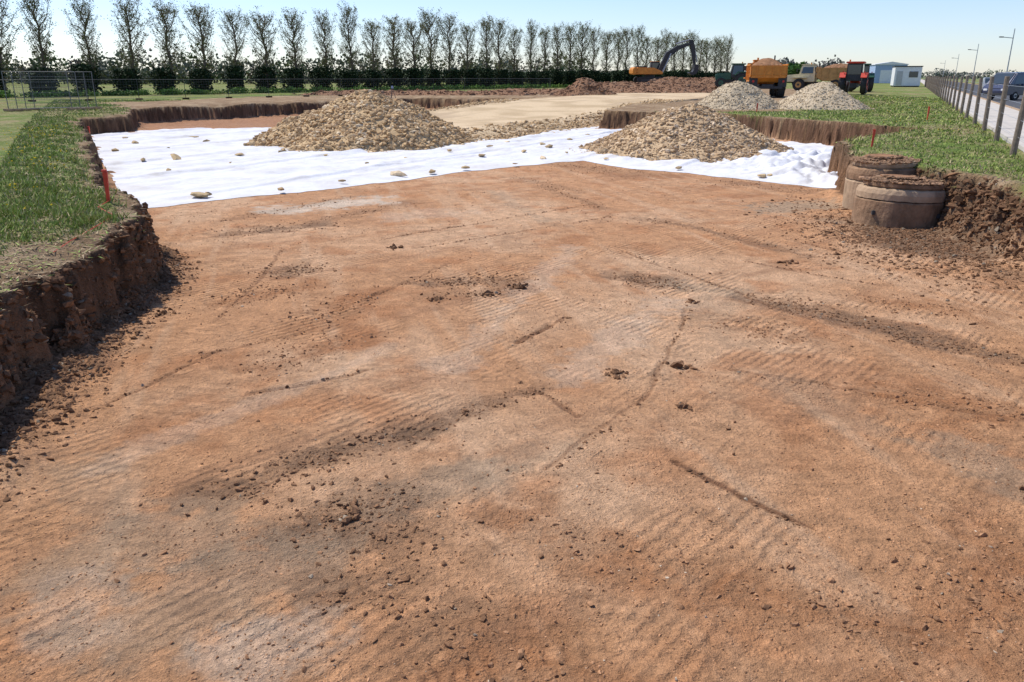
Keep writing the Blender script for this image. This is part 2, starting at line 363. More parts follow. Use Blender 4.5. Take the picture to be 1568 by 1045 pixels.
# ---------------------------------------------------------------- geotextile
def resample(P,n):
    P=np.array(P,float);L=np.r_[0,np.cumsum(np.hypot(*np.diff(P,axis=0).T))];t=np.linspace(0,L[-1],n)
    return np.stack([np.interp(t,L,P[:,0]),np.interp(t,L,P[:,1])],1)
NE=[(-7.9,16.4),(-5.35,18.5),(-2.97,21.0),(-1.28,23.0),(1.3,25.5),(2.3,26.2),(3.41,24.1),(5.27,22.4),(6.64,20.7),(8.0,18.9)]
FE=[(-20,38.5),(-17,41.5),(-11.7,43),(-6,42),(2.5,44),(5.2,47.5),(5.2,42.5),(9.6,40),(13,31.5),(14,27.6)]
nc,nr=460,280
def para(P,T,n):
    P=np.array(P);t=np.linspace(0,1,n);return np.stack([np.interp(t,T,P[:,0]),np.interp(t,T,P[:,1])],1)
A=para(NE,np.linspace(0,1,10),nc);B=para(FE,[0,.1,.22,.36,.5,.56,.62,.72,.88,1],nc)
tl=np.linspace(0,1,nr)**1.3
t=tl[:,None,None]
G=A[None]*(1-t)+B[None]*t
gx,gy=G[...,0].ravel(),G[...,1].ravel()
wob=np.repeat((1-tl*8).clip(0,1)[:,None],nc,1).ravel()
gy=gy+wob*(fbm(gx*1.1,gx*0+1,301,3)*.6+fbm(gx*5,gx*0+1,303,2)*.12)
rightz=ss(5.5,8.5,gx)*(1-ss(26,31,gy))
aa=math.radians(60)
uu=gx*math.cos(aa)+gy*math.sin(aa);vv=-gx*math.sin(aa)+gy*math.cos(aa)
wr=fbm(uu*.5,vv*2.2,311,4)*.12+np.maximum(fbm(uu*.25,vv*1.1,321,3),0)*.2+fbm(gx*2,gy*2,331,3)*.07
crease=-np.abs(fbm(uu*.35+3,vv*.9,341,3))*.28
z=.065+wr*.85+crease*.25+rightz*(np.abs(fbm(gx*1.5,gy*1.5,351,3))*.9)
sv=(vv/3.8)-np.floor(vv/3.8);z=z+.05*ss(.0,.03,sv)*(1-ss(.06,.30,sv))
z=np.maximum(z,.03)
fz=np.clip(gz(gx,gy)[0],-.05,.06)+.008
e_=wob**1.5;z=z*(1-e_)+fz*e_
m,nt,b=mat_new('geotextile_fleece',.85,.2)
tc=nd(nt,'ShaderNodeTexCoord');f=noise(nt,tc.outputs['Object'],.8,6,.7)
cr=nd(nt,'ShaderNodeValToRGB');cr.color_ramp.elements[0].position=.3;cr.color_ramp.elements[0].color=(.56,.53,.49,1);cr.color_ramp.elements[1].position=.56;cr.color_ramp.elements[1].color=(.68,.68,.69,1)
nt.links.new(f,cr.inputs[0]);nt.links.new(cr.outputs[0],b.inputs['Base Color'])
bp=nd(nt,'ShaderNodeBump');bp.inputs['Strength'].default_value=.5;bp.inputs['Distance'].default_value=.09;nt.links.new(noise(nt,tc.outputs['Object'],3,6,.65),bp.inputs['Height']);nt.links.new(bp.outputs[0],b.inputs['Normal'])
np_mesh('geotextile_sheet',np.stack([gx,gy,z],1),grid_faces(nr,nc),m,None,True)
SG=[(-6.98,17.87,.21),(-6.8,18.0,.13),(-5.35,18.7,.11),(-4.27,20.3,.11),(-3.03,21.8,.2),(-1.34,23.4,.15),(-2.25,22.4,.15),(.12,24.4,.13),(1.0,26.4,.17),(-10.8,26.1,.27),(-9.2,27.5,.18),(-11.6,25.6,.14),
(-8,28.4,.15),(-12.4,33.3,.2),(-15,32.6,.18),(-.84,30.8,.15),(1.17,31.7,.18),(1.4,30.4,.16),(4.8,23.4,.11),(6.6,21.4,.15),(6.9,21.6,.1),(10.3,28.2,.15),(3.4,36.9,.15),(-14,28.8,.13),(-2.2,28.9,.12),(-6.2,27.2,.12),(2.4,34,.15),
(-1.0,27.2,.12),(.4,28.6,.14),(-4.4,24.6,.11),(-9.6,22.6,.12),(-.2,33,.14),(2.9,31.5,.12),(-16.5,35,.17),(-3.4,26.2,.12),(-12.6,29.9,.13),(-8.6,24.8,.11),(-1.9,31.3,.13),(-10.3,31.5,.15),(1.9,28.2,.12),(3.0,26.0,.1),(-13.8,35.6,.15),(9.2,25.7,.13)]
P=np.array([(a,b,.10) for a,b,_ in SG]);s=np.array([q[2] for q in SG])
rocks('ballast_stones',P,s,stonecol(len(P),np.random.default_rng(3),base=(.54,.40,.22),alt=(.42,.30,.165)),M_rock,seed=5,flat=.45,tilt=.2)

# ---------------------------------------------------------------- loose clods
r=np.random.default_rng(41)
def fan(n,y0,y1,pw=1.0,spread=.80):
    u=r.uniform(0,1,n)**pw;y=y0*(y1/y0)**u;x=r.uniform(-1,1,n)*(spread*y+.6);return x,y
def soilcol(n,d=1):
    b=np.array([.50,.27,.14]);a=np.array([.29,.155,.082]);t=r.uniform(0,1,(n,1));q=(b*(1-t)+a*t)*r.uniform(.8,1.2,(n,1))
    g=r.uniform(0,1,(n,1))<.03
    return np.clip(np.where(g,np.array([.52,.41,.29])*r.uniform(.8,1.2,(n,1)),q)*d,.02,.8)
Ps=[];Ss=[];Cs=[]
SHEET=NE[:]+[(14,28),(5,47),(-20,38)]
def add(x,y,s,dmin=.15,dk=1.,sink=0.,dmax=99):
    z,d,d0=gz(x,y);k=(d>dmin)&(d<dmax)
    sh=poly_sd(x,y,SHEET)
    k&=(sh<-.05)
    x,y,z,s2=x[k],y[k],z[k],s[k]
    Ps.append(np.stack([x,y,z+s2*sink],1));Ss.append(s2);Cs.append(soilcol(len(x),dk))
x,y=fan(60000,2.3,26);k=(fbm(x*1.2,y*1.2,401,3)+r.uniform(-.5,.5,len(x))*.5)>-.0;x,y=x[k],y[k]
add(x,y,(.002+.006*r.uniform(0,1,len(x))**3)*(1+.07*y),dk=1.,sink=.1)
x,y=fan(900,2.3,24);add(x,y,.005+.016*r.uniform(0,1,len(x))**3,dk=.75,sink=.3)
for (x0,y0,x1,y1,w_,k_,s_) in PATCH:
    if k_ in 'dkr':
        L_=math.hypot(x1-x0,y1-y0)+w_*2
        n=int(1700*s_*L_*max(w_,.12)*(1.0 if y0<12 else .35)*(.6 if k_=='r' else 1));
        if k_=='k': n=int(60*L_*s_)
        t=r.uniform(0,1,n);x=x0+(x1-x0)*t+r.normal(0,w_*.7,n);y=y0+(y1-y0)*t+r.normal(0,w_*.7,n)
        add(x,y,.004+.017*r.uniform(0,1,n)**3,dk=.62 if k_!='r' else .8,sink=.2)
n=8000;t=r.uniform(0,1,n);LW=resample([(-3.78,3.5),(-4.05,5.7),(-4.5,8),(-4.78,9.9),(-5.1,11.1),(-5.62,12.0)],400);q=LW[(t*399).astype(int)]
x=q[:,0]+.10+np.abs(r.normal(0,.22,n));y=q[:,1]+r.normal(0,.1,n);add(x,y,.006+.028*r.uniform(0,1,n)**3.5,dmin=.0,dk=.5)
n=16000;t=r.uniform(0,1,n);q=LW[(t*399).astype(int)]
x=q[:,0]+r.uniform(-.35,.45,n);y=q[:,1]+r.normal(0,.15,n);add(x,y,.012+.055*r.uniform(0,1,n)**3,dmin=-.06,dmax=.2,dk=.45,sink=-.25)
n=14000;x=r.normal(7.0,.9,n);y=r.normal(13.2,1.7,n);add(x,y,.006+.035*r.uniform(0,1,n)**4,dmin=-.2,dk=.48)
n=11000;x=7.9+r.uniform(-.6,.6,n);y=r.uniform(8,17.5,n);add(x,y,.015+.06*r.uniform(0,1,n)**3,dmin=-.1,dmax=.5,dk=.42,sink=-.25)
for (x0,y0,w_) in [(.1,10.0,1.3),(.95,6.85,1),(1.6,7.05,1.3),(-1.0,4.4,1),(-.3,9.6,1),(1.42,6.1,.7),(2.2,9.3,1),(-4.0,8.8,1),(-.9,9.4,1),(3.4,4.6,.7),(-1.9,12.6,1.2),(4.0,11.5,1.2)]:
    n=34;x=x0+r.normal(0,.055*w_,n);y=y0+r.normal(0,.065*w_,n);add(x,y,.007+.032*w_*r.uniform(0,1,n)**2.5,dk=.5,sink=.3)
P=np.concatenate(Ps);s=np.concatenate(Ss);cc=np.concatenate(Cs)
rocks('soil_clods',P,s,cc,M_clod,seed=42,flat=.75,jit=.4);print('clods',len(P))

# ---------------------------------------------------------------- grass
def blades(name,n,xr_,yr_,seed,hs=1.,dens=None,straw=False):
    r=np.random.default_rng(seed)
    y=yr_[0]*(yr_[1]/yr_[0])**r.uniform(0,1,n);x=r.uniform(xr_[0],xr_[1],n)*(y/yr_[1])**.9 if dens=='fan' else r.uniform(xr_[0],xr_[1],n)
    z,d,d0=gz(x,y);gm=grassmask(x,y,d0);cl=fbm(x*2.3,y*2.3,seed,3)
    if straw: k=(d<-.0)&(d0>-2.2)&(r.uniform(0,1,n)<.8)
    else: k=(gm*1.15>r.uniform(0,1,n))&(d<-.03)&(cl+r.uniform(-.3,.3,n)>-.12)
    lx=2.55+.476*y; k&=(x<lx+.1)
    x,y,z,cl,dd_=x[k],y[k],z[k],cl[k],d[k];m=len(x)
    h=(.02+.065*r.uniform(0,1,m)**2.2)*(1+cl*1.8)*hs*(1+.5*(dd_>-.3));w_=.004+.0008*y
    a=r.uniform(0,6.283,m);dx,dy=np.cos(a)*w_,np.sin(a)*w_
    if straw: ln=.06;h=r.uniform(-.02,.03,m)
    else: ln=h*.6
    lx_,ly_=r.normal(0,1,m)*ln,r.normal(0,1,m)*ln
    V=np.stack([np.stack([x-dx,y-dy,z-.01+.015*straw],1),np.stack([x+dx,y+dy,z-.01+.015*straw],1),np.stack([x+lx_,y+ly_,z+h],1)],1).reshape(-1,3)
    F=np.arange(m*3).reshape(-1,3)
    t=r.uniform(0,1,(m,1));c_=np.array([.18,.28,.045])*(1-t)+np.array([.36,.39,.11])*t
    dry=r.uniform(0,1,(m,1))<(.7 if straw else .2);c_=np.where(dry,np.array([.48,.39,.21]) if not straw else np.array([.38,.28,.16]),c_)*r.uniform(.7,1.2,(m,1))
    return np_mesh(name,V,F,M_grass,np.repeat(c_,3,0))
blades('grass',340000,(-34,-2),(4.5,62),51,dens='fan')
blades('grass',240000,(6.5,34),(10,75),52)
blades('dry_straw',60000,(-20,-2),(4.5,35),53,dens='fan',straw=True)
blades('dry_straw',20000,(7.5,14),(9,30),54,straw=True)
r=np.random.default_rng(55)
n=1800;x=np.r_[r.uniform(-16,-6,n),r.uniform(10,30,n)];y=np.r_[r.uniform(10,30,n),r.uniform(24,70,n)];z,d,d0=gz(x,y);k=(grassmask(x,y,d0)>.6)&(d<-.4)&(fbm(x*.5,y*.5,56,2)>.02)
x,y,z=x[k],y[k],z[k]
rocks('dandelion_flowers',np.stack([x,y,z+.07],1),np.full(len(x),.02),np.tile(np.array([.7,.5,.03]),(len(x),1)),M_clod,seed=57)

# ---------------------------------------------------------------- part builders
def finish(bm,name,mat,parent,smooth=False):
    me=bpy.data.meshes.new(name);bmesh.ops.recalc_face_normals(bm,faces=bm.faces);bm.to_mesh(me);bm.free();me.materials.append(mat)
    if smooth:
        for p in me.polygons:p.use_smooth=True
    ob=bpy.data.objects.new(name,me);COL.objects.link(ob);ob.parent=parent;return ob
def box(par,name,c,s,mat,bev=.03,rot=(0,0,0)):
    bm=bmesh.new();bmesh.ops.create_cube(bm,size=1);bmesh.ops.scale(bm,vec=s,verts=bm.verts)
    if bev: bmesh.ops.bevel(bm,geom=bm.edges[:],offset=min(bev,min(s)*.3),segments=2,affect='EDGES')
    o=finish(bm,name,mat,par);o.location=c;o.rotation_euler=rot;return o
def cyl(par,name,c,r_,L,mat,axis='Z',r2=None,seg=24,bev=0):
    bm=bmesh.new();bmesh.ops.create_cone(bm,cap_ends=True,segments=seg,radius1=r_,radius2=r_ if r2 is None else r2,depth=L)
    if bev:
        ed=[e for e in bm.edges if abs(e.verts[0].co.z-e.verts[1].co.z)<1e-5]
        bmesh.ops.bevel(bm,geom=ed,offset=bev,segments=2,affect='EDGES')
    o=finish(bm,name,mat,par);o.location=c
    if axis=='Y':o.rotation_euler=(math.pi/2,0,0)
    if axis=='X':o.rotation_euler=(0,math.pi/2,0)
    return o
def rod(par,name,a,b,r_,mat,seg=8):
    a=Vector(a);b=Vector(b);o=cyl(par,name,(a+b)/2,r_,(b-a).length,mat,seg=seg);o.rotation_euler=(b-a).to_track_quat('Z','Y').to_euler();return o
def prism(par,name,prof,y0,y1,mat,bev=.03,top_in=0):
    bm=bmesh.new();zs=[p[1] for p in prof];zm,zM=min(zs),max(zs)
    def yy(y,z):
        k=(z-zm)/(zM-zm+1e-9)*top_in;return y+k if y<(y0+y1)/2 else y-k
    A=[bm.verts.new((x,yy(y0,z),z)) for x,z in prof];B=[bm.verts.new((x,yy(y1,z),z)) for x,z in prof]
    bm.faces.new(A);bm.faces.new(B[::-1]);n=len(prof)
    for i in range(n): bm.faces.new((A[i],A[(i+1)%n],B[(i+1)%n],B[i]))
    if bev: bmesh.ops.bevel(bm,geom=bm.edges[:],offset=bev,segments=2,affect='EDGES',clamp_overlap=True)
    return finish(bm,name,mat,par)
def wheel(par,name,x,y,r_,w_,hub=None):
    cyl(par,name,(x,y,r_),r_,w_,M_black,'Y',seg=28,bev=r_*.12)
    cyl(par,name+'_hub',(x,y+math.copysign(w_*.5,y),r_),r_*.5,.06,hub or M_steel,'Y',seg=18)
    cyl(par,name+'_cap',(x,y+math.copysign(w_*.5+.05,y),r_),r_*.18,.08,M_dark,'Y',seg=12)

def dump_truck(loc,rz,body,cab):
    e=empty('dump_truck',loc,rz)
    for i,(x) in enumerate((-3.3,-1.8,2.3)):
        for sgn in(-1,1): wheel(e,f'wheel_{i}_{"l" if sgn>0 else "r"}',x,sgn*1.12,.68,.6,body)
    box(e,'chassis',(-.6,0,.85),(7.6,.9,.35),M_dark)
    prof=[(-4.5,1.75),(-3.9,1.2),(-.4,1.15),(.3,1.5),(.3,2.55),(-4.35,2.45)]
    prism(e,'body_side_l',prof,1.33,1.41,body,.02);prism(e,'body_side_r',prof,-1.41,-1.33,body,.02)
    prism(e,'body_floor',[(-4.5,1.72),(-3.9,1.17),(-.4,1.12),(.3,1.45),(.3,1.55),(-.4,1.25),(-3.85,1.3),(-4.45,1.82)],-1.33,1.33,body,.01)
    box(e,'body_front',(.33,0,2.1),(.08,2.8,1.2),body,.02)
    box(e,'tailgate',(-4.42,0,1.98),(.09,2.64,.95),body,.02)
    for yy in(-.9,-.3,.3,.9): box(e,'tailgate_rib',(-4.49,yy,1.98),(.06,.09,.9),body,.01)
    for sgn in(-1,1):
        box(e,'top_rail',(-2.05,sgn*1.42,2.5),(4.7,.1,.12),body,.02)
        for xx in(-3.6,-2.7,-1.8,-.9,-.1): box(e,'side_rib',(xx,sgn*1.44,1.9),(.1,.07,1.1),body,.01)
        box(e,'mudguard',(-4.25,sgn*1.12,1.2),(.06,.65,.75),M_dark,.01)
        cyl(e,'tail_lamp',(-4.6,sgn*1.15,1.25),.09,.05,M_lamp,'X',seg=12)
    box(e,'rear_bumper',(-4.35,0,.78),(.12,2.3,.2),M_dark)
    bm=bmesh.new();bmesh.ops.create_grid(bm,x_segments=26,y_segments=16,size=1)
    for v in bm.verts:
        x,y=v.co.x,v.co.y;v.co=Vector((-2.05+x*2.25,y*1.31,2.3+.72*max(0,1-abs(x)**2.2)*max(0,1-abs(y)**2.2)+random.uniform(-.05,.05)))
    finish(bm,'soil_load',M_soil,e)
    prism(e,'hood',[(1.7,1.0),(4.0,1.0),(4.1,1.35),(3.9,1.75),(1.7,1.95)],-.95,.95,cab,.05)
    prism(e,'cab',[(.6,1.0),(2.3,1.0),(2.4,1.9),(2.15,2.85),(.75,2.85),(.6,1.9)],-.95,.95,cab,.05,.08)
    prism(e,'side_window_glass',[(.85,1.95),(2.15,1.95),(1.98,2.65),(.85,2.65)],-.965,.965,M_glass,.0,.05)
    box(e,'windscreen',(2.31,0,2.35),(.05,1.5,.75),M_glass,.01,(0,math.radians(-14),0))
    box(e,'rear_window',(.60,0,2.4),(.05,1.3,.6),M_glass,.01)
    box(e,'cab_roof',(1.45,0,2.92),(1.6,1.75,.1),cab)
    for sgn in(-1,1):
        box(e,'front_fender',(2.3,sgn*1.15,1.48),(1.7,.65,.1),cab)
        rod(e,'mirror_arm',(2.3,sgn*.9,2.4),(2.6,sgn*1.35,2.4),.02,M_dark);box(e,'mirror',(2.6,sgn*1.38,2.3),(.06,.22,.4),M_dark,.01)
    cyl(e,'beacon',(1.2,.5,3.05),.08,.18,M_orange,seg=12);cyl(e,'exhaust',(.5,-.8,2.7),.06,1.2,M_dark,seg=10)
    return e
def excavator(loc,rz):
    e=empty('excavator',loc,rz)
    tr=[(-2.1,.45),(-1.95,.12),(-1.65,0),(1.65,0),(1.95,.12),(2.1,.45),(1.95,.8),(1.65,.92),(-1.65,.92),(-1.95,.8)]
    for sgn in(-1,1):
        y0,y1=sorted((sgn*.95,sgn*1.5));prism(e,'track',tr,y0,y1,M_black,.04)
        y0,y1=sorted((sgn*.9,sgn*1.53));prism(e,'track_frame',[(-1.6,.3),(1.6,.3),(1.6,.62),(-1.6,.62)],y0,y1,M_dark,.03)
    cyl(e,'turntable',(0,0,1.05),.75,.3,M_dark)
    prism(e,'house',[(-2.3,1.25),(1.6,1.25),(1.6,1.6),(.3,2.15),(-2.1,2.2)],-1.3,1.3,M_orange,.06)
    prism(e,'counterweight',[(-2.75,1.3),(-2.2,1.2),(-2.2,2.25),(-2.6,2.2),(-2.8,1.9)],-1.32,1.32,M_orange,.08)
    box(e,'engine_cover',(-1.3,0,2.27),(1.4,1.7,.18),M_dark)
    prism(e,'cab',[(.2,1.3),(1.75,1.3),(1.85,1.9),(1.5,2.95),(.3,2.95)],.4,1.32,M_dark,.05)
    prism(e,'cab_glass',[(.4,1.95),(1.72,1.95),(1.42,2.8),(.4,2.8)],.39,1.33,M_glass,.0)
    box(e,'cab_roof',(.9,.86,3.0),(1.3,1.0,.08),M_orange)
    prism(e,'boom',[(1.0,1.5),(1.5,1.4),(2.7,3.6),(4.0,4.6),(6.0,5.35),(6.1,5.65),(3.8,5.15),(2.2,4.2)],-.3,.3,M_dark,.04)
    prism(e,'stick',[(5.5,6.0),(6.1,5.9),(6.4,5.1),(6.7,2.6),(6.4,2.5),(5.8,4.8)],-.2,.2,M_dark,.03)
    rod(e,'stick_cylinder',(3.6,0,5.4),(5.6,0,5.95),.1,M_steel)
    rod(e,'boom_cylinder_l',(1.8,.35,1.5),(2.9,.35,4.1),.1,M_steel);rod(e,'boom_cylinder_r',(1.8,-.35,1.5),(2.9,-.35,4.1),.1,M_steel)
    rod(e,'bucket_cylinder',(6.5,0,4.6),(6.9,0,2.9),.08,M_steel)
    prism(e,'bucket',[(6.4,2.6),(7.0,2.6),(7.1,2.0),(6.8,1.3),(6.1,1.1),(5.7,1.4),(5.75,1.55),(6.2,1.5),(6.4,1.9)],-.6,.6,M_dark,.04)
    return e
def tractor(loc,rz,body,name='tractor'):
    e=empty(name,loc,rz)
    for s in(-1,1):
        wheel(e,'rear_wheel',-.9,s*.95,.9,.5,body);wheel(e,'front_wheel',1.6,s*.85,.6,.4,body)
        prism(e,'fender',[(-1.8,1.5),(-1.4,1.95),(-.4,1.95),(0,1.5),(-.1,1.45),(-.5,1.85),(-1.3,1.85),(-1.7,1.45)],*sorted((s*.65,s*1.2)),body,.02)
        cyl(e,'tail_lamp',(-1.5,s*.9,2.02),.06,.08,M_lamp,'X',seg=10)
    prism(e,'hood',[(.3,1.0),(2.2,.9),(2.3,1.5),(2.1,1.7),(.3,1.85)],-.42,.42,body,.06)
    box(e,'axle',(.4,0,.8),(3.2,.5,.4),M_dark)
    prism(e,'cab',[(-1.2,1.2),(.3,1.2),(.45,1.8),(.2,2.75),(-1.15,2.75)],-.72,.72,M_dark,.04,.06)
    prism(e,'side_glass',[(-1.0,1.6),(.25,1.6),(.1,2.65),(-1.0,2.65)],-.725,.725,M_glass,0,.05)
    box(e,'rear_glass',(-1.19,0,2.2),(.04,1.15,.85),M_glass,.01)
    box(e,'windscreen',(.34,0,2.25),(.04,1.15,.85),M_glass,.01,(0,math.radians(-14),0))
    box(e,'roof',(-.5,0,2.83),(1.7,1.6,.16),body,.06)
    cyl(e,'exhaust',(1.0,.5,2.3),.05,1.1,M_dark,seg=10);cyl(e,'beacon',(-.9,.5,3.0),.07,.16,M_orange,seg=10)
    return e
def car(loc,rz,body,kind='hatch',name='parked_car'):
    e=empty(name,loc,rz)
    if kind=='van':
        L=[(-2.3,.35),(2.25,.35),(2.35,.75),(2.2,1.05),(-2.3,1.1)];C=[(-2.28,1.05),(2.15,1.03),(1.35,1.85),(-2.1,1.92)]
        W=[(-1.9,1.15),(1.6,1.12),(1.15,1.72),(-1.85,1.76)];yt=.92
    else:
        L=[(-2.05,.32),(2.1,.32),(2.15,.65),(1.95,.9),(-2.0,.98),(-2.1,.7)];C=[(-1.98,.93),(1.1,.88),(.4,1.45),(-1.4,1.48)]
        W=[(-1.65,1.0),(.85,.97),(.3,1.37),(-1.3,1.39)];yt=.87
    prism(e,'body',L,-yt,yt,body,.08)
    prism(e,'cabin',C,-yt+.03,yt-.03,body,.06,.12)
    prism(e,'side_windows',W,-yt+.03,yt-.03,M_glass,0,.10)
    x0,z0=C[1];x1,z1=C[2];a=math.atan2(z1-z0,x0-x1)
    box(e,'windscreen',((x0+x1)/2+.01,0,(z0+z1)/2+.02),(math.hypot(x1-x0,z1-z0)*.85,1.35,.03),M_glass,.005,(0,a,0))
    box(e,'rear_window',(C[3][0]-.08 if kind=='van' else -1.75,0,(C[0][1]+C[3][1])/2+.05),(.05,1.3,.4),M_glass,.005,(0,math.radians(8),0))
    for x in(-1.35,1.35):
        for s in(-1,1): wheel(e,'wheel',x,s*(yt-.09),.32,.2,M_silver)
    for s in(-1,1):
        box(e,'headlamp',(L[2][0]-.05,s*.65,.72),(.1,.3,.14),M_white,.02);box(e,'tail_lamp',(L[0][0]-.01,s*.72,.85),(.06,.16,.25),M_lamp,.01)
        box(e,'mirror',(.9,s*(yt+.1),1.05),(.12,.18,.13),body,.03)
        box(e,'door_handle',(-.2,s*(yt+.01),.85),(.16,.03,.03),M_steel,.005)
    box(e,'front_bumper',(L[1][0]+.02,0,.45),(.1,1.6,.2),M_dark,.03);box(e,'number_plate',(L[0][0]-.03,0,.55),(.03,.5,.12),M_white,.005)
    return e
dump_truck((21.3,71,.95),math.radians(78),M_orange,M_orange)
dump_truck((36.5,99,.95),math.radians(152),M_tan,M_cream)
excavator((20.0,122,1.6),math.radians(5))
tractor((28.0,106,1.2),math.radians(170),M_green)
tractor((32.3,79,.97),math.radians(62),M_red)
tractor((38.2,92,.97),math.radians(75),M_green)
car((35.6,59,.98),math.radians(205),M_navy,'van','parked_van')
car((41.0,63,.98),math.radians(205),M_silver)
car((47,82,.98),math.radians(245),M_silver)

# manhole chambers
def manhole(loc,R,h,mat,mat2,tilt=(0,0)):
    e=empty('manhole_chamber',loc);e.rotation_euler=(tilt[0],tilt[1],0)
    def tube(name,z0,z1,r0,r1,ri,mat,seg=80):
        bm=bmesh.new();rings=[]
        pr=[(ri,z0),(r0,z0),(r0+.002,z0+(z1-z0)*.5),(r1,z1-.03),(r1-.018,z1-.008),(r1-.05,z1),(ri,z1)]
        for rr,zz in pr: rings.append([bm.verts.new((rr*math.cos(2*math.pi*i/seg)*(1+random.uniform(-.006,.006)),rr*math.sin(2*math.pi*i/seg)*(1+random.uniform(-.006,.006)),zz+random.uniform(-.007,.007))) for i in range(seg)])
        for k in range(len(pr)):
            A_,B_=rings[k],rings[(k+1)%len(pr)]
            for i in range(seg): bm.faces.new((A_[i],A_[(i+1)%seg],B_[(i+1)%seg],B_[i]))
        return finish(bm,name,mat,e)
    tube('lower_ring',-.2,h*.56,R,R,R-.13,mat)
    tube('upper_ring',h*.56+.012,h*.80,R-.008,R-.03,R-.15,mat2)
    cyl(e,'cover_slab',(.02,-.01,h*.80+.06),R-.08,.12,mat,seg=64,bev=.03)
    cyl(e,'access_collar',(-.05,.1,h*.80+.145),R*.50,.05,M_conc2,seg=40,bev=.01)
    cyl(e,'manhole_lid',(-.05,.1,h*.80+.18),R*.40,.03,M_soil,seg=36,bev=.008)
    q=np.random.default_rng(int(R*100));n=1500;a=q.uniform(0,6.28,n);rr=R*.93*np.sqrt(q.uniform(0,1,n))
    PP=np.stack([rr*np.cos(a),rr*np.sin(a),np.full(n,h*.80)+.115+(rr<R*.48)*.05+.03*np.exp(-((rr-R*.55)/.12)**2)],1)
    rocks('loose_earth',PP,.008+.05*q.uniform(0,1,n)**3,np.tile(np.array([[.30,.18,.105]]),(n,1))*q.uniform(.6,1.2,(n,1)),M_clod,parent=e,seed=9,flat=.45)
    for a in range(4):
        box(e,'lifting_lug',((R+.005)*math.cos(a*1.57+.6),(R+.005)*math.sin(a*1.57+.6),h*.3),(.06,.06,.08),M_dark,.01)
    return e
manhole((7.22,14.95,-.06),.77,.88,M_conc2,M_conc,(math.radians(-1.5),math.radians(2)))
manhole((7.62,16.6,.02),.70,1.06,M_conc,M_conc2,(math.radians(1),math.radians(-1.5)))

def stake(x,y,h):
    z0=gz1(x,y);e=empty('marker_stake',(x,y,z0),random.uniform(0,1.5))
    bm=bmesh.new();bmesh.ops.create_cube(bm,size=1);bmesh.ops.scale(bm,vec=(.06,.06,h+.1),verts=bm.verts)
    for v in bm.verts:
        if v.co.z<0: v.co.x*=.6;v.co.y*=.6
    bmesh.ops.bevel(bm,geom=bm.edges[:],offset=.006,segments=1,affect='EDGES')
    o=finish(bm,'stake',M_red,e);o.location=(0,0,h/2-.05);o.rotation_euler=(.03,.04,0)
    box(e,'stake_top',(0.0,0,h+.012),(.065,.065,.03),M_red,.006)
for a in [(-5.62,11.15,.43),(8.9,20.2,.40),(16.6,33,.5),(-17.5,34,.5),(12.0,40.6,.4)]: stake(*a)
V=[(-5.6,11.1),(-5.55,10.7),(-5.3,10.45),(-5.05,10.1),(-4.95,9.5),(-4.9,8.7),(-4.8,8.2)]
tw=empty('marker_string')
for a,b in zip(V[:-1],V[1:]): rod(tw,'segment',(*a,gz1(*a)+.03),(*b,gz1(*b)+.03),.005,M_red,6)

# right fence, path, road
e=empty('post_and_wire_fence')
def L(y,off=0):
    dx,dy=.476,1;n=math.hypot(dx,dy);return (2.55+.476*y+off*dy/n, y-off*dx/n)
ys_=list(np.arange(6.2,150,4.0));prev=None
for i,yv in enumerate(ys_):
    x,y=L(yv);zt=2.58+random.uniform(-.06,.06)
    o=cyl(e,'post',(x,y,.85+(zt-.85)/2),.07,zt-.85,M_wood,seg=10,r2=.06);o.rotation_euler=(random.uniform(-.03,.03),random.uniform(-.03,.03),0)
    if prev:
        for hh in(.35,.7,1.05,1.4): rod(e,'wire',(prev[0],prev[1],.97+hh),(x,y,.97+hh),.004,M_steel,4)
    prev=(x,y)
def strip(name,o0,o1,z,mat,y0=-60,y1=420,n=120):
    V=[];F=[]
    ysl=np.linspace(y0,y1,n)
    for yv in ysl:
        a=L(yv,o0);b=L(yv,o1);V+=[(a[0],a[1],z-.25),(a[0],a[1],z),(b[0],b[1],z),(b[0],b[1],z-.25)]
    for i in range(n-1):
        for k in range(3): F.append((i*4+k,i*4+k+1,i*4+k+5,i*4+k+4))
    return np_mesh(name,V,F,mat)
strip('footpath',.25,2.5,1.04,M_path);strip('kerb',2.504,2.62,1.09,M_conc);strip('access_road',2.624,9.5,1.0,M_asph);strip('kerb',9.504,9.62,1.10,M_conc)

def lamp(x,y,h):
    e=empty('street_lamp',(x,y,.95),math.radians(205))
    cyl(e,'base',(0,0,.5),.12,1.0,M_steel,seg=14);cyl(e,'pole',(0,0,h/2),.10,h,M_steel,r2=.06,seg=14)
    rod(e,'arm',(0,0,h-1.3),(2.4,0,h-1.2),.05,M_steel);box(e,'lantern',(2.6,0,h-1.2),(.8,.3,.14),M_dark,.04)
lamp(73,124,8.2);lamp(100,182,8.2);lamp(140,265,8.2);lamp(190,370,8.2)

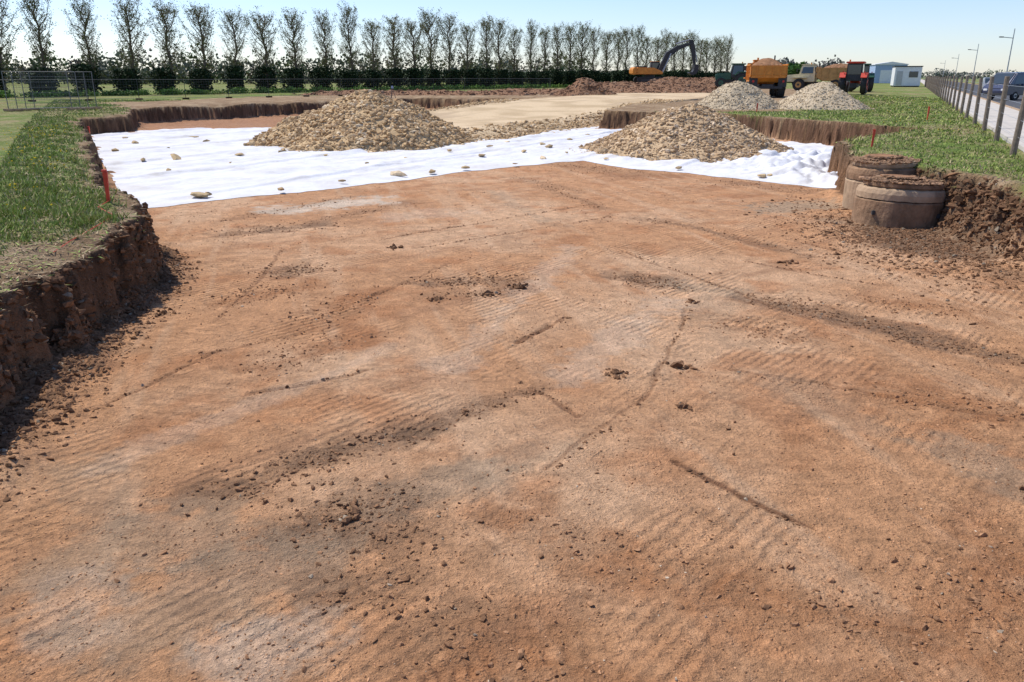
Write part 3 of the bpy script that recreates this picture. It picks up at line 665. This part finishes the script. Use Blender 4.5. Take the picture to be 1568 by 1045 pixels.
e=empty('warehouse',(91.5,205,.95),math.radians(-15))
box(e,'walls',(0,0,2.1),(7,10,4.2),M_blue,.05);prism(e,'roof',[(-3.7,4.2),(3.7,4.2),(3.7,4.35),(0,4.9),(-3.7,4.35)],-5.2,5.2,M_white,.02)
box(e,'roller_door',(-1,-5.03,1.5),(2.6,.08,3),M_white,.02);box(e,'window',(2,-5.03,2.2),(1.2,.06,.9),M_glass,.01)
for i in range(12): box(e,'cladding_rib',(-3.2+i*.58,-5.02,3.65),(.06,.05,1.0),M_blue,.01)
e=empty('site_cabin',(64.3,137,.95),math.radians(-20))
box(e,'walls',(0,0,1.6),(3.9,6,2.9),M_white,.05);box(e,'roof',(0,0,3.12),(4.1,6.2,.14),M_dark,.03)
box(e,'skid',(0,0,.1),(3.7,5.8,.2),M_dark,.02);box(e,'door',(-1.2,-3.03,1.35),(.85,.06,2.1),M_steel,.02);box(e,'window',(.8,-3.03,1.9),(1.3,.06,.9),M_glass,.02)
for i in range(10): box(e,'panel_rib',(-1.85+i*.41,-3.01,2.9),(.05,.04,.35),M_white,.01)

e=empty('temporary_fence')
def panel(a,b,h=1.45,nn=18):
    a=np.array(a);b=np.array(b);za=gz1(*a)
    for t in(0,1):
        p=a+(b-a)*t;rod(e,'frame_post',(p[0],p[1],za),(p[0],p[1],za+h),.02,M_fence,6)
        box(e,'foot_block',(p[0],p[1],za+.07),(.5,.2,.12),M_conc,.03)
    for z_ in(.12,h-.02): rod(e,'rail',(a[0],a[1],za+z_),(b[0],b[1],za+z_),.011,M_fence,5)
    V=[];F=[]
    for i in range(1,nn):
        p=a+(b-a)*i/nn;q=.003;k=len(V);V+=[(p[0]-q,p[1],za+.12),(p[0]+q,p[1],za+.12),(p[0]+q,p[1],za+h),(p[0]-q,p[1],za+h)];F.append((k,k+1,k+2,k+3))
    for i in range(1,7):
        z_=za+.12+(h-.12)*i/7;k=len(V);V+=[(a[0],a[1],z_-.003),(b[0],b[1],z_-.003),(b[0],b[1],z_+.003),(a[0],a[1],z_+.003)];F.append((k,k+1,k+2,k+3))
    np_mesh('mesh',V,F,M_fence,parent=e)
pts=resample([(-42,52),(-30,58),(-20,68),(-8,80),(4,88)],18)
for a,b in zip(pts[:-1],pts[1:]): panel(a,b)
for k in range(4): panel((-24.9+k*.15,41+k*.5),(-22.6+k*.2,42.6+k*.45),1.9,26)
e=empty('surveying_tripod',(-8.6,60,0.2))
for a in(0,2.1,4.2): rod(e,'leg',(.45*math.cos(a),.45*math.sin(a),0),(0.05*math.cos(a),.05*math.sin(a),1.5),.025,M_wood)
cyl(e,'head',(0,0,1.52),.1,.06,M_dark);box(e,'level_instrument',(0,0,1.64),(.14,.24,.18),M_blue,.03)

# ---------------------------------------------------------------- trees
def tube(V,F,p,q,r0,r1,seg=4):
    p=np.array(p);q=np.array(q);d=q-p;L_=np.linalg.norm(d)+1e-9;d=d/L_
    a=np.cross(d,[0.3,.9,.1]);a/=np.linalg.norm(a);b=np.cross(d,a);k=len(V)
    for c0,rr in((p,r0),(q,r1)):
        for i in range(seg):
            t=6.283*i/seg;V.append(c0+rr*(math.cos(t)*a+math.sin(t)*b))
    for i in range(seg): F.append((k+i,k+(i+1)%seg,k+seg+(i+1)%seg,k+seg+i))
def poplar(seed,H,nleaf):
    r=random.Random(seed);V=[];F=[];tips=[]
    pts=[np.array([0,0,-.2])];n=9
    for i in range(1,n+1): pts.append(np.array([r.uniform(-.12,.12)*i/n*2,r.uniform(-.12,.12)*i/n*2,H*.93*i/n]))
    rad=lambda z:.15*(1-z/H)**.8+.015
    for a,b in zip(pts[:-1],pts[1:]): tube(V,F,a,b,rad(max(a[2],0)),rad(b[2]),6)
    def at(z):
        t=min(max(z/(H*.93)*n,0),n-1e-3);i=int(t);return pts[i]+(pts[i+1]-pts[i])*(t-i)
    wid=r.uniform(.95,1.25)
    for i in range(48):
        z0=H*(.22+.68*(i/48)**.95)+r.uniform(-.15,.15);a=i*2.4+r.uniform(-.7,.7);p=at(z0)
        out=1.45*wid*r.uniform(.5,1.2)*min(1,.6+.9*(z0/H-.22))*min(1.,2.2*(1.0-z0/H)+.10)
        ris=out*r.uniform(1.0,2.2)+.2; ris=min(ris,(H*1.0-z0)*r.uniform(.7,1.05)+.1)
        m=p+np.array([math.cos(a)*out*.62,math.sin(a)*out*.62,ris*.42]);q=p+np.array([math.cos(a)*out,math.sin(a)*out,ris])
        tube(V,F,p,m,.038,.024,4);tube(V,F,m,q,.024,.007,3)
        for k in range(9):
            t=r.uniform(.15,1);s=p+(m-p)*t*2 if t<.5 else m+(q-m)*(t-.5)*2
            aa=a+r.uniform(-2.2,2.2);l=r.uniform(.25,.75)
            e_=s+np.array([math.cos(aa)*l*.7,math.sin(aa)*l*.7,l*r.uniform(.1,1.1)])
            tube(V,F,s,e_,.011,.004,3);tips.append((s,e_))
    for i in range(26):
        z0=r.uniform(1.2,H*.32);a=r.uniform(0,6.28);p=at(z0);l=r.uniform(.2,.5);e_=p+np.array([math.cos(a)*l,math.sin(a)*l,l*.9]);tube(V,F,p,e_,.01,.004,3);tips.append((p,e_))
    nb=len(V);C=[(.17,.135,.10)]*nb
    for i in range(nleaf):
        s,e_=r.choice(tips);t=r.uniform(.1,1.2);c0=s+(e_-s)*t+np.array([r.gauss(0,.11) for _ in range(3)])
        sz=r.uniform(.028,.075);a=np.array([r.gauss(0,1) for _ in range(3)]);a/=np.linalg.norm(a);b=np.cross(a,[r.gauss(0,1) for _ in range(3)]);b/=np.linalg.norm(b)+1e-9
        k=len(V);V+=[c0-a*sz,c0+b*sz*.7,c0+a*sz,c0-b*sz*.7];F.append((k,k+1,k+2,k+3))
        g=r.uniform(.65,1.25);cc=(.21*g,.17*g,.07*g) if r.random()<.55 else (.16*g,.21*g,.05*g);C+=[cc]*4
    return V,F,C
tm=[]
for s in range(7):
    V,F,C=poplar(100+s,8.6,4200);o=np_mesh('poplar_tree',V,F,M_leaf,np.array(C));tm.append(o.data);bpy.data.objects.remove(o)
xv=-60.
while xv<47:
    x=xv+random.uniform(-.25,.25);y=124+1.24*x+random.uniform(-.3,.3)
    o=bpy.data.objects.new('poplar_tree',tm[random.randrange(7)]);COL.objects.link(o)
    hs=(.98+.10*min(1,max(0,(x+45)/60)))*random.uniform(.9,1.08);wd=random.uniform(.95,1.2)
    o.location=(x,y,.93);o.scale=(wd,wd,hs);o.rotation_euler=(random.uniform(-.03,.03),random.uniform(-.03,.03),random.uniform(0,6.28));xv+=2.2 if x>-20 else 2.4
def leafy(name,clumps,mat=M_leaf,q=.22):
    Vs=[];Fs=[];Cs=[];k=0;r=np.random.default_rng(77)
    for (cx,cy,cz,rx,ry,rz,n,col,bx) in clumps:
        d=r.normal(0,1,(n,3));d/=np.linalg.norm(d,axis=1,keepdims=True)
        if bx: d=d/np.maximum(np.abs(d).max(1,keepdims=True),.6)*.9
        rad=r.uniform(.55,1.05,(n,1));bump=1+(.0 if bx else .3)*np.sin(d[:,0:1]*5+cx)*np.cos(d[:,2:3]*4+cy)
        p=d*rad*bump*np.array([rx,ry,rz])+np.array([cx,cy,cz])
        a=r.normal(0,1,(n,3));a/=np.linalg.norm(a,axis=1,keepdims=True);b=np.cross(a,r.normal(0,1,(n,3)));b/=np.linalg.norm(b,axis=1,keepdims=True)
        sz=q*r.uniform(.4,1.,(n,1));Vs.append(np.stack([p-a*sz,p+b*sz*.7,p+a*sz,p-b*sz*.7],1).reshape(-1,3))
        Fs.append(np.arange(n*4).reshape(-1,4)+k);k+=n*4
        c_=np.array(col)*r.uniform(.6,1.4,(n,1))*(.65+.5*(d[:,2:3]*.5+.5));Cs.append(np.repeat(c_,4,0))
    return np_mesh(name,np.concatenate(Vs),np.concatenate(Fs),mat,np.concatenate(Cs))
cl=[];xv=-66.
rr=random.Random(5)
while xv<47:
    y=124+1.24*xv-.6;h=rr.uniform(1.15,1.4)
    cl.append((xv+rr.uniform(-.15,.15)+1.1,y+1.4+rr.uniform(-.3,.3),.95+h,rr.uniform(.8,1.1),.95,h,1200,(.020,.038,.013),1))
    cl.append((xv+rr.uniform(-.4,.4)-.2,y+4.2,.95+h,rr.uniform(.9,1.2),.95,h*rr.uniform(.8,1.1),700,(.022,.04,.014),1))
    xv+=2.2 if xv>-20 else 2.4
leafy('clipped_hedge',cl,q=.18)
cl=[];xv=-62.
while xv<47:
    y=124+1.24*xv
    if xv>-25: cl.append((xv,y-.2,.95+1.25,.42,.42,1.35,260,(.025,.045,.016),1))
    for k in range(5):
        cl.append((xv+rr.uniform(-1.2,1.2)+1.2,y-2.6+rr.uniform(-1.8,.8),1.05,rr.uniform(.7,1.4),.8,rr.uniform(.2,.5),170,rr.choice([(.12,.21,.035),(.09,.16,.03),(.17,.24,.05)]),0))
    xv+=2.35
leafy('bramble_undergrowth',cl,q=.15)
cl=[]
for k in range(90):
    x=rr.uniform(-120,20);y=190+1.0*x*.6+rr.uniform(-10,50)+20
    h=rr.uniform(2.2,4.0);cl.append((x,y,.9+h,rr.uniform(2,4),3,h,200,rr.choice([(.13,.14,.08),(.17,.15,.11),(.10,.13,.06),(.19,.19,.13)]),0))
for k in range(60):
    x=rr.uniform(-160,60);y=230+.5*x+rr.uniform(-10,50);cl.append((x,y,2.4,7,4,2.0,420,rr.choice([(.10,.13,.06),(.08,.11,.05)]),0))
leafy('distant_trees',cl,q=.5)
cl=[]
for k in range(110):
    x=rr.uniform(-40,900);y=rr.uniform(480,620);h=rr.uniform(2,4.5);cl.append((x,y,.9+h*.8,rr.uniform(6,12),6,h,260,rr.choice([(.16,.17,.14),(.19,.19,.17),(.14,.17,.12)]),0))
for k in range(10): cl.append((rr.uniform(95,118),rr.uniform(300,310),4,3,3,rr.uniform(3,5),300,(.19,.18,.15),0))
for k in range(3): cl.append((72+rr.uniform(-2,2),212,3.2,1.8,2,2.5,400,(.08,.15,.035),0))
for k in range(8): cl.append((165+k*3,250+k*4,2.5,3,3,rr.uniform(1.6,3),300,(.11,.16,.06),0))
leafy('distant_hedgerow',cl,q=.8)

# ---------------------------------------------------------------- light, sky, camera
sd=Vector((-.58,.42,1.05)).normalized()
el=math.asin(sd.z);az=math.atan2(sd.x,sd.y)
wd=bpy.data.worlds.new('World');S.world=wd;wd.use_nodes=True;nt=wd.node_tree
sky=nt.nodes.new('ShaderNodeTexSky');sky.sky_type='NISHITA';sky.sun_disc=False;sky.sun_elevation=el;sky.sun_rotation=az;sky.air_density=1.0;sky.dust_density=.2;sky.ozone_density=2.5
mx=nt.nodes.new('ShaderNodeVectorMath');mx.operation='MULTIPLY';mx.inputs[1].default_value=(1.02,1.07,1.30);nt.links.new(sky.outputs[0],mx.inputs[0])
bg=nt.nodes['Background'];bg.inputs['Strength'].default_value=.128;nt.links.new(mx.outputs[0],bg.inputs['Color'])
sl=bpy.data.lights.new('sun','SUN');sl.energy=5.0;sl.angle=math.radians(.5);sl.color=(1,.95,.88)
so=bpy.data.objects.new('sun',sl);COL.objects.link(so);so.rotation_euler=sd.to_track_quat('Z','Y').to_euler()
cam=bpy.data.cameras.new('camera');cam.lens=28;cam.sensor_width=36;cam.clip_end=12000;cam.clip_start=.05
co=bpy.data.objects.new('camera',cam);COL.objects.link(co);co.location=(0,0,2.6);co.rotation_euler=(math.radians(90-18.4),0,0);S.camera=co
S.view_settings.view_transform='Standard';S.view_settings.look='None';S.view_settings.exposure=0
